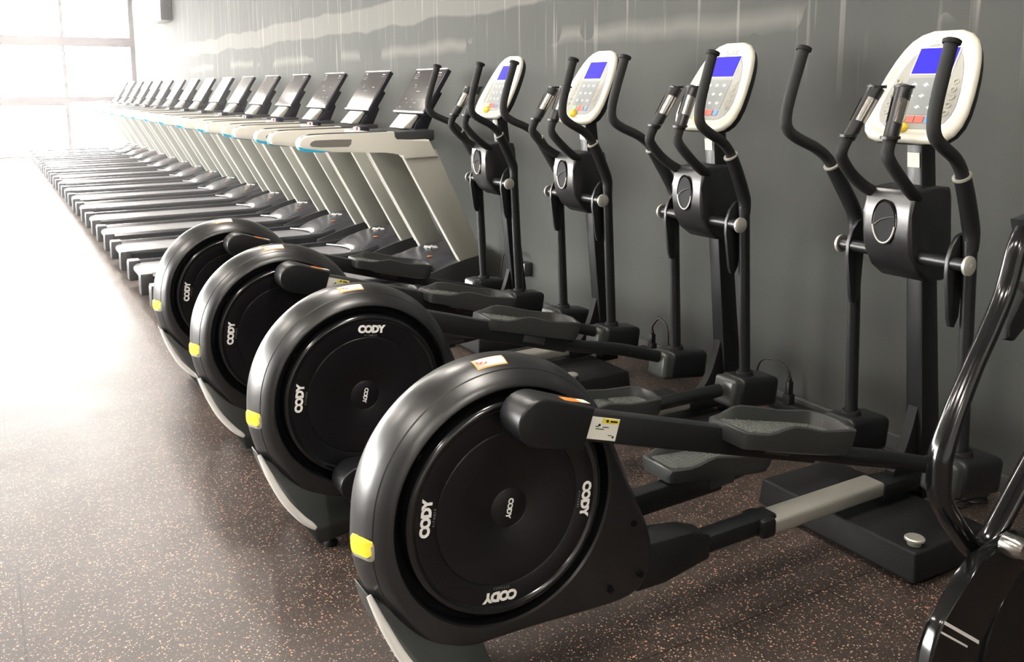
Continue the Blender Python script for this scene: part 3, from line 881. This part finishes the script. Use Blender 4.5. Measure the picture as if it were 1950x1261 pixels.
# ------------------------------------------------------------------ treadmill
TX0 = 1.9
def make_treadmill():
    root = empty('treadmill', TX0, 0)
    MB.OFF = Vector((TX0, 0, 0))
    # deck frame
    for s in (-1, 1):
        y0, y1 = sorted((s * 0.255, s * 0.318))
        b = MB()
        sec = [(y0, 0.07), (y0, 0.172), (y0 + 0.012, 0.188), ((y0 + y1) / 2, 0.192), (y1 - 0.012, 0.188), (y1, 0.172), (y1, 0.07)]
        xs = (0.93, 1.5, 2.3, 2.44, 2.56)
        zo = (0, 0.004, 0.012, 0.02, 0.05)
        rings = [[b.v((x, yy, zz + (z_ if zz > 0.1 else 0))) for yy, zz in sec] for x, z_ in zip(xs, zo)]
        for A, B in zip(rings, rings[1:]):
            for i in range(len(sec)): b.face([A[i], A[(i + 1) % len(sec)], B[(i + 1) % len(sec)], B[i]])
        b.face(rings[0]); b.face(rings[-1])
        sr = b.build('side_rail', M['tmblack'], root)
        b = MB(); b.box((0.905, s * 0.275, 0.118), (0.085, 0.095, 0.145), bev=0.012); ec = b.build('end_cap', M['tmdark'], sr)
        b = MB(); b.box((0.905, s * 0.275, 0.192), (0.075, 0.085, 0.006), bev=0.002); b.build('cap_trim', M['edgewhite'], ec)
        b = MB(); b.lathe([(0, 0), (0.022, 0), (0.022, 0.05), (0, 0.05)], (0.96, s * 0.268, 0), axis='z', seg=14); b.build('rear_foot', M['rubber'], sr)
    b = MB(); b.box((1.72, 0, 0.160), (1.60, 0.505, 0.024)); 
    b.tube([(0.925, -0.22, 0.138), (0.925, 0.22, 0.138)], 0.032, 16)
    b.build('running_belt', M['belt'], root)
    b = MB(); b.box((1.74, 0, 0.10), (1.5, 0.44, 0.05)); b.box((2.72, 0, 0.12), (0.44, 0.58, 0.20), bev=0.02); b.box((2.62, 0, 0.015), (0.5, 0.5, 0.03)); b.build('base_frame', M['tmblack'], root)
    # motor hood
    b = MB()
    stn = [(2.34, 0.196, 0.30), (2.42, 0.226, 0.306), (2.52, 0.262, 0.312), (2.64, 0.298, 0.315), (2.78, 0.325, 0.315), (2.92, 0.335, 0.31), (2.95, 0.30, 0.30)]
    rows = []
    for x, z, w in stn:
        row = []
        for j in range(-8, 9):
            t = j / 8
            xx = x + (0.10 * (1 - t * t) if x < 2.40 else (0.05 * (1 - t * t) if x < 2.5 else 0))
            zz = z - 0.05 * abs(t) ** 5 - (0.012 * abs(t) ** 2)
            row.append(b.v((xx, w * t, zz)))
        rows.append(row)
    for A, B in zip(rows, rows[1:]):
        for j in range(16): b.face([A[j], A[j + 1], B[j + 1], B[j]])
    fr = [b.v((v.co.x, v.co.y, v.co.z - 0.012)) for v in rows[0]]
    for j in range(16): b.face([rows[0][j], rows[0][j + 1], fr[j + 1], fr[j]])
    for e_, side in ((0, 0), (-1, 16)):
        dn = [b.v((r[side].co.x, r[side].co.y, 0.15)) for r in rows]
        for i in range(len(rows) - 1): b.face([rows[i][side], rows[i + 1][side], dn[i + 1], dn[i]])
    bk = [b.v((v.co.x, v.co.y, 0.06)) for v in rows[-1]]
    for j in range(16): b.face([rows[-1][j], rows[-1][j + 1], bk[j + 1], bk[j]])
    hood = b.build('motor_hood', M['hood'], root, smooth=50)
    b = MB(); b.tube([(2.338 + 0.10 * (1 - (t / 8) ** 2), 0.235 * t / 8, 0.190) for t in range(-8, 9)], 0.005, 8); b.build('hood_trim', M['edgewhite'], hood)
    b = MB()
    star = []
    for k in range(12):
        r = 0.058 if k % 2 == 0 else 0.022
        star.append((2.70 + r * 1.0 * math.cos(k * PI / 6), 0.03 + r * math.sin(k * PI / 6)))
    b.prism(star, 0.310, 0.3185, axis='z'); b.build('star_emblem', M['white'], hood)
    b = MB(); b.lathe([(0, 0.002), (0.018, 0.002), (0.018, 0), (0, 0)], (2.60, -0.16, 0.286), axis='z', seg=16); b.build('orange_dot', M['orange'], hood)
    # uprights and handrails
    for s in (-1, 1):
        yo = s * 0.34; yi = s * 0.285
        y0, y1 = min(yo, yi), max(yo, yi)
        b = MB(); b.prism([(2.33, 1.02), (2.578, 1.02), (2.905, 0.320), (2.905, 0.26), (2.745, 0.26)], y0, y1, 0.006)
        up = b.build('upright', M['tmbeige'], root)
        b = MB(); b.prism([(2.38, 0.06), (2.40, 0.165), (2.47, 0.185), (2.56, 0.215), (2.68, 0.252), (2.80, 0.280), (2.93, 0.305), (2.95, 0.06)], min(s * 0.305, s * 0.343), max(s * 0.305, s * 0.343), 0.008); b.build('hood_side_cover', M['tmdark'], root)
        b = MB(); b.tube([(2.352, s * 0.334, 0.975), (2.714, s * 0.334, 0.318)], 0.0045, 6); b.build('edge_glint', M['edgewhite'], up)  # white line painted in as the glint along the upright's corner
        out = [(1.664, 1.078), (1.668, 1.100), (1.682, 1.120), (1.714, 1.134), (1.826, 1.140), (2.25, 1.145), (2.281, 1.146), (2.29, 1.120), (2.292, 1.086), (2.30, 1.083), (2.523, 1.089), (2.585, 0.975), (2.365, 0.969), (2.345, 0.985), (2.33, 1.005), (2.30, 1.014), (2.214, 1.016), (1.80, 1.034), (1.70, 1.043), (1.672, 1.055)]
        yr0, yr1 = sorted((s * 0.352, s * 0.272))
        b = MB(); b.prism(out, yr0, yr1, 0.010, 3); hr = b.build('handrail', M['tmrail'], root)
        slot = [(1.731, 1.082), (1.742, 1.096), (1.765, 1.105), (1.90, 1.107), (1.998, 1.105), (1.992, 1.075), (1.975, 1.060), (1.80, 1.062), (1.742, 1.068)]
        b = MB(); ya = s * 0.3525; b.prism(slot, min(ya, s * 0.35), max(ya, s * 0.35)); b.build('rail_inlay', M['tmslot'], hr)
        b = MB()
        cy = [(1.661, 1.070), (1.672, 1.066), (1.70, 1.058), (1.80, 1.042), (1.86, 1.036), (1.80, 1.030), (1.70, 1.038), (1.668, 1.050)]
        b.prism(cy, min(s * 0.354, s * 0.32), max(s * 0.354, s * 0.32)); b.build('cyan_tip', M['cyan'], hr)
        b = MB(); b.tube([(1.672, s * 0.318, 1.098), (1.69, s * 0.318, 1.124), (1.74, s * 0.318, 1.1385), (1.86, s * 0.318, 1.1425), (2.24, s * 0.318, 1.1475)], 0.009, 8, oval=(1.4, 0.5), up=(0, 1, 0)); b.build('grip_strip', M['tmdark'], hr)
    # console base between the rails
    b = MB()
    b.hull([(2.26, -0.27, 1.075), (2.26, 0.27, 1.075), (2.27, -0.27, 1.135), (2.27, 0.27, 1.135), (2.60, -0.27, 1.08), (2.60, 0.27, 1.08), (2.60, -0.27, 1.15), (2.60, 0.27, 1.15), (2.42, -0.27, 1.04), (2.42, 0.27, 1.04)], 0.01)
    b.build('console_base', M['tmdark'], root)
    b = MB(); b.tube([(2.20, -0.28, 1.125), (2.16, -0.16, 1.125), (2.15, 0, 1.125), (2.16, 0.16, 1.125), (2.20, 0.28, 1.125)], 0.020, 12, smooth=4); b.build('front_grip_bar', M['edgewhite'], root)
    b = MB(); b.box((2.20, 0.0, 1.135), (0.07, 0.10, 0.07), bev=0.01); sw = b.build('safety_switch', M['screenback'], root)
    b = MB(); b.box((2.162, 0.02, 1.14), (0.012, 0.05, 0.05), bev=0.003); b.build('red_key', M['red'], sw)
    # tablet console
    cb = Vector((2.53, 0, 1.255)); ct = Vector((2.715, 0, 1.545))
    V = (ct - cb).normalized(); N = Vector((-V.z, 0, V.x)); H = (ct - cb).length
    R = Matrix(((N.x, 0, V.x), (0, 1, 0), (N.z, 0, V.z)))
    mid = (cb + ct) / 2
    b = MB(); b.box(mid - N * 0.018, (0.034, 0.49, H), R, bev=0.006); cs = b.build('console', M['screenback'], root)
    b = MB(); b.box(mid + N * 0.0002, (0.003, 0.47, H - 0.02), R); sc = b.build('screen', M['screen'], cs)
    b = MB(); b.box(cb + N * 0.001 + V * 0.004, (0.010, 0.488, 0.010), R); b.box(ct + N * 0.001 - V * 0.003, (0.008, 0.488, 0.006), R); b.build('screen_trim', M['edgewhite'], cs)
    b = MB()
    for y, v, w, h in ((0.185, 0.318, 0.035, 0.012), (0.175, 0.300, 0.07, 0.003), (0.17, 0.285, 0.08, 0.003), (0.175, 0.270, 0.06, 0.003), (-0.17, 0.31, 0.05, 0.008), (-0.18, 0.29, 0.06, 0.003), (0.11, 0.215, 0.02, 0.006), (0.10, 0.198, 0.04, 0.003), (-0.10, 0.198, 0.04, 0.004), (0.02, 0.165, 0.06, 0.005), (0.15, 0.105, 0.02, 0.005), (0.05, 0.10, 0.02, 0.005), (-0.05, 0.10, 0.02, 0.005), (-0.15, 0.10, 0.03, 0.005), (0.10, 0.075, 0.03, 0.003), (-0.02, 0.075, 0.04, 0.003), (0.18, 0.04, 0.03, 0.003), (0.0, 0.04, 0.03, 0.003), (-0.16, 0.04, 0.03, 0.003)):
        b.box(cb + V * v + N * 0.0025 + Vector((0, y, 0)), (0.0008, w, h), R)
    b.build('screen_marks', M['greyprint'], sc)
    b = MB(); b.box(mid - N * 0.055 - V * 0.07, (0.05, 0.36, 0.20), R, bev=0.008)
    b.hull([(2.53, -0.15, 1.20), (2.53, 0.15, 1.20), (2.64, -0.15, 1.30), (2.64, 0.15, 1.30), (2.50, -0.14, 1.12), (2.50, 0.14, 1.12), (2.60, -0.14, 1.12), (2.60, 0.14, 1.12), (2.66, -0.15, 1.26), (2.66, 0.15, 1.26)], 0.006)
    b.build('console_bracket', M['screenback'], root)
    b = MB(); b.hull([(2.44, -0.12, 1.155), (2.44, 0.12, 1.155), (2.53, -0.14, 1.245), (2.53, 0.14, 1.245), (2.55, -0.14, 1.235), (2.55, 0.14, 1.235), (2.50, -0.12, 1.15), (2.50, 0.12, 1.15)], 0.006); b.build('media_shelf', M['cream'], root)
    MB.OFF = Vector((0, 0, 0))
    return root

TY0, TS, NT = 5.79, 0.98, 16
tm = make_treadmill()
ords = ['second', 'third', 'fourth', 'fifth', 'sixth', 'seventh', 'eighth', 'ninth', 'tenth', 'eleventh', 'twelfth', 'thirteenth', 'fourteenth', 'fifteenth']
for i in range(NT):
    o = tm if i == 0 else copy_tree(tm)
    o.location = (TX0 * K, (TY0 + TS * i) * K, 0)
    if i == 0: l = 'nearest treadmill, champagne uprights and full slotted handrail in view beside the last elliptical trainer'
    elif i == NT - 1: l = 'farthest treadmill of the row, right in front of the glazed end wall'
    else: l = '%s treadmill counted from the elliptical trainers, in the row running to the window' % ords[i - 1]
    tag(o, l, 'treadmill', 'treadmills in a row')

# ------------------------------------------------------------------ wall box, plugs and cables
b = MB(); b.box((2.955, 17.45, 2.95), (0.20, 1.05, 0.78), bev=0.02); b.use(M['tmdark']); b.box((2.955, 16.915, 2.95), (0.18, 0.02, 0.76), bev=0.004)
b.mats.insert(0, M['box']) if M['box'] not in b.mats else None
for f in b.bm.faces: f.material_index = 1 if f.calc_center_median().y < 16.93 else 0  # end turned away from the window is coloured dark as its shade
o = solo(b, 'wall_unit', M['box'], 'white boxy wall unit mounted high on the grey wall near the window', 'wall unit', (2.955, 17.45, 2.56))

def plug(y, z, side, arch, label):
    r = empty('power_plug', 2.99, y, 0.0)
    tag(r, label, 'power plug', 'plugs along the baseboard')
    MB.OFF = Vector((2.99, y, 0))
    b = MB(); b.box((2.985, y, z - 0.033), (0.030, 0.024, 0.072), bev=0.005); b.box((2.985, y, z + 0.010), (0.016, 0.016, 0.02), bev=0.004); b.build('plug_body', M['cable'], r)
    b = MB(); b.box((2.995, y - 0.03, 0.030), (0.05, 0.28, 0.045), bev=0.008); b.box((2.985, y, 0.07), (0.034, 0.04, 0.05), bev=0.004); b.build('socket_strip', M['rubber'], r)
    b = MB(); b.tube([(2.985, y, z + 0.018), (2.982, y + 0.008 * side, z + 0.05), (2.975, y + 0.07 * side, z + 0.05 + arch), (2.96, y + 0.15 * side, z + 0.04 + arch * 0.6), (2.95, y + 0.175 * side, z - 0.05), (2.94, y + 0.19 * side, 0.05), (2.92, y + 0.22 * side, 0.006)], 0.0048, 8, smooth=6); b.build('cord', M['cable'], r)
    if z > 0.2:
        b = MB(); b.box((3.029, y, z - 0.03), (0.062, 0.09, 0.09), bev=0.006); b.build('wall_socket', M['tmdark'], r)
    MB.OFF = Vector((0, 0, 0))
    return r
plug(2.75, 0.15, 1, 0.03, 'black plug with arched cord on the baseboard beside the second elliptical trainer')
plug(3.70, 0.14, -1, 0.05, 'black plug with looped cord on the baseboard beside the third elliptical trainer')
plug(5.08, 0.28, 1, 0.02, 'thin looped cord by the baseboard between the last elliptical trainer and the treadmills')
b = MB()
pth = []
for k in range(70):
    t = k * 2 * PI / 20
    pth.append((2.86 + (0.085 + 0.012 * math.sin(k * 1.7)) * math.cos(t), 1.83 + (0.065 + 0.010 * math.cos(k * 1.1)) * math.sin(t), 0.008 + 0.0006 * k + 0.004 * math.sin(k)))
pth += [(2.97, 1.98, 0.03), (3.0, 2.05, 0.008), (3.01, 2.3, 0.008)]
b.tube(pth, 0.006, 8, smooth=2)
solo(b, 'coiled_cable', M['cable'], 'black cable coiled on the floor behind the nearest elliptical trainer', 'cable', (2.86, 1.83, 0))

# ------------------------------------------------------------------ gloss black machine at the right edge
r = empty('exercise_bike', 1.85, 1.12)
tag(r, 'gloss black exercise machine with curved tube frame, cut off by the right edge', 'exercise bike')
MB.OFF = Vector((1.85, 1.12, 0))
Yb = 1.12
b = MB()
b.tube([(1.888, Yb, 1.125), (1.868, Yb, 1.085), (1.84, Yb, 0.995), (1.795, Yb, 0.915), (1.75, Yb, 0.845), (1.700, Yb, 0.755), (1.668, Yb, 0.680), (1.664, Yb, 0.635), (1.678, Yb, 0.570), (1.765, Yb, 0.462), (1.81, Yb, 0.42)], [0.017, 0.018, 0.018, 0.018, 0.018, 0.020, 0.022, 0.0225, 0.022, 0.022, 0.021], 20, smooth=6, oval=(1.2, 1.0))
b.tube([(1.80, Yb, 0.425), (1.84, Yb, 0.425), (1.885, Yb, 0.46), (1.96, Yb, 0.545), (2.06, Yb, 0.66)], 0.021, 20, smooth=6, oval=(1.2, 0.9))
b.build('frame', M['gloss'], r)
b = MB(); b.prism([(1.895, 1.105), (1.93, 1.12), (1.99, 1.13), (1.99, 1.16), (1.88, 1.145)], Yb - 0.03, Yb + 0.03, 0.006); b.build('handlebar_stem', M['black'], r)
b = MB(); b.prism([(1.99, 0.85), (2.00, 0.88), (2.04, 0.96), (2.09, 0.97), (2.10, 0.89), (2.03, 0.84)], Yb + 0.08, Yb + 0.13, 0.012); b.build('resistance_lever', M['rubber'], r)
b = MB()
leg = [(1.728, 0.455), (1.68, 0.412), (1.615, 0.352), (1.600, 0.332), (1.584, 0.281), (1.570, 0.20), (1.560, 0.02), (1.70, 0.02), (1.715, 0.20), (1.723, 0.235), (1.742, 0.271), (1.802, 0.328), (1.88, 0.399), (1.93, 0.46), (1.86, 0.475)]
b.prism(leg, 1.05, 1.085, 0.008, 3)
lg = b.build('front_leg', M['gloss'], r)
b = MB(); b.hull([(1.614, 1.0495, 0.354), (1.739, 1.0495, 0.270), (1.613, 1.0495, 0.347), (1.738, 1.0495, 0.262), (1.63, 1.052, 0.345), (1.73, 1.052, 0.27)]); b.build('leg_glint', M['edgewhite'], lg)  # white strips stand for the highlight along the leg's crease
b = MB(); b.hull([(1.606, 1.0495, 0.334), (1.700, 1.0495, 0.271), (1.605, 1.0495, 0.330), (1.699, 1.0495, 0.267), (1.62, 1.052, 0.32), (1.69, 1.052, 0.27)]); b.build('leg_glint', M['edgewhite'], lg)
b = MB(); b.lathe([(0, -0.04), (0.24, -0.04), (0.27, -0.03), (0.28, -0.01), (0.28, 0.03), (0.26, 0.04), (0, 0.04)], (2.115, Yb + 0.01, 0.12), seg=48); b.build('wheel_cover', M['gloss'], r)
b = MB(); b.lathe([(0, -0.115), (0.018, -0.115), (0.024, -0.10), (0.024, -0.07), (0, -0.07)], (1.80, Yb, 0.475), seg=20); b.build('axle_nut', M['chrome'], r)
b = MB(); b.box((1.635, Yb, 0.012), (0.16, 0.42, 0.024), bev=0.008); b.build('floor_bar', M['black'], r)
MB.OFF = Vector((0, 0, 0))

def glare_mat():
    m = bpy.data.materials.new('window glare veil')
    m.use_nodes = True
    nt = m.node_tree
    nt.nodes.clear()
    out = nt.nodes.new('ShaderNodeOutputMaterial')
    v = nt.nodes.new('ShaderNodeVolumeScatter')
    v.inputs['Color'].default_value = (1.0, 0.98, 0.96, 1)
    v.inputs['Density'].default_value = 0.0065
    v.inputs['Anisotropy'].default_value = 0.75
    nt.links.new(v.outputs[0], out.inputs['Volume'])
    return m
b = MB(); b.box(((XL + XW) / 2, (4.95 + YE - 0.1) / 2, ZC / 2), (XW - XL - 0.02, YE - 0.1 - 4.95, ZC - 0.02))
hz = b.build('glare_haze', glare_mat()); hz['kind'] = 'stuff'  # added volume that imitates lens glare spreading from the windows

# daylight portals in the two glazed fronts (guide the sky light through the openings)
def portal(loc, rot, sx, sy, name):
    d = bpy.data.lights.new(name, 'AREA'); d.shape = 'RECTANGLE'; d.size = sx * K; d.size_y = sy * K
    d.cycles.is_portal = True
    o = bpy.data.objects.new(name, d); COL.objects.link(o); o.location = Vector(loc) * K; o.rotation_euler = rot
portal(((XL + XW) / 2, YE + 0.12, ZC / 2), (math.radians(-90), 0, 0), XW - XL, ZC, 'window_light_far')
portal((XL - 0.12, (YW + YE) / 2, ZC / 2), (0, math.radians(-90), 0), ZC, YE - YW, 'window_light_side')
bpy.context.view_layer.update()
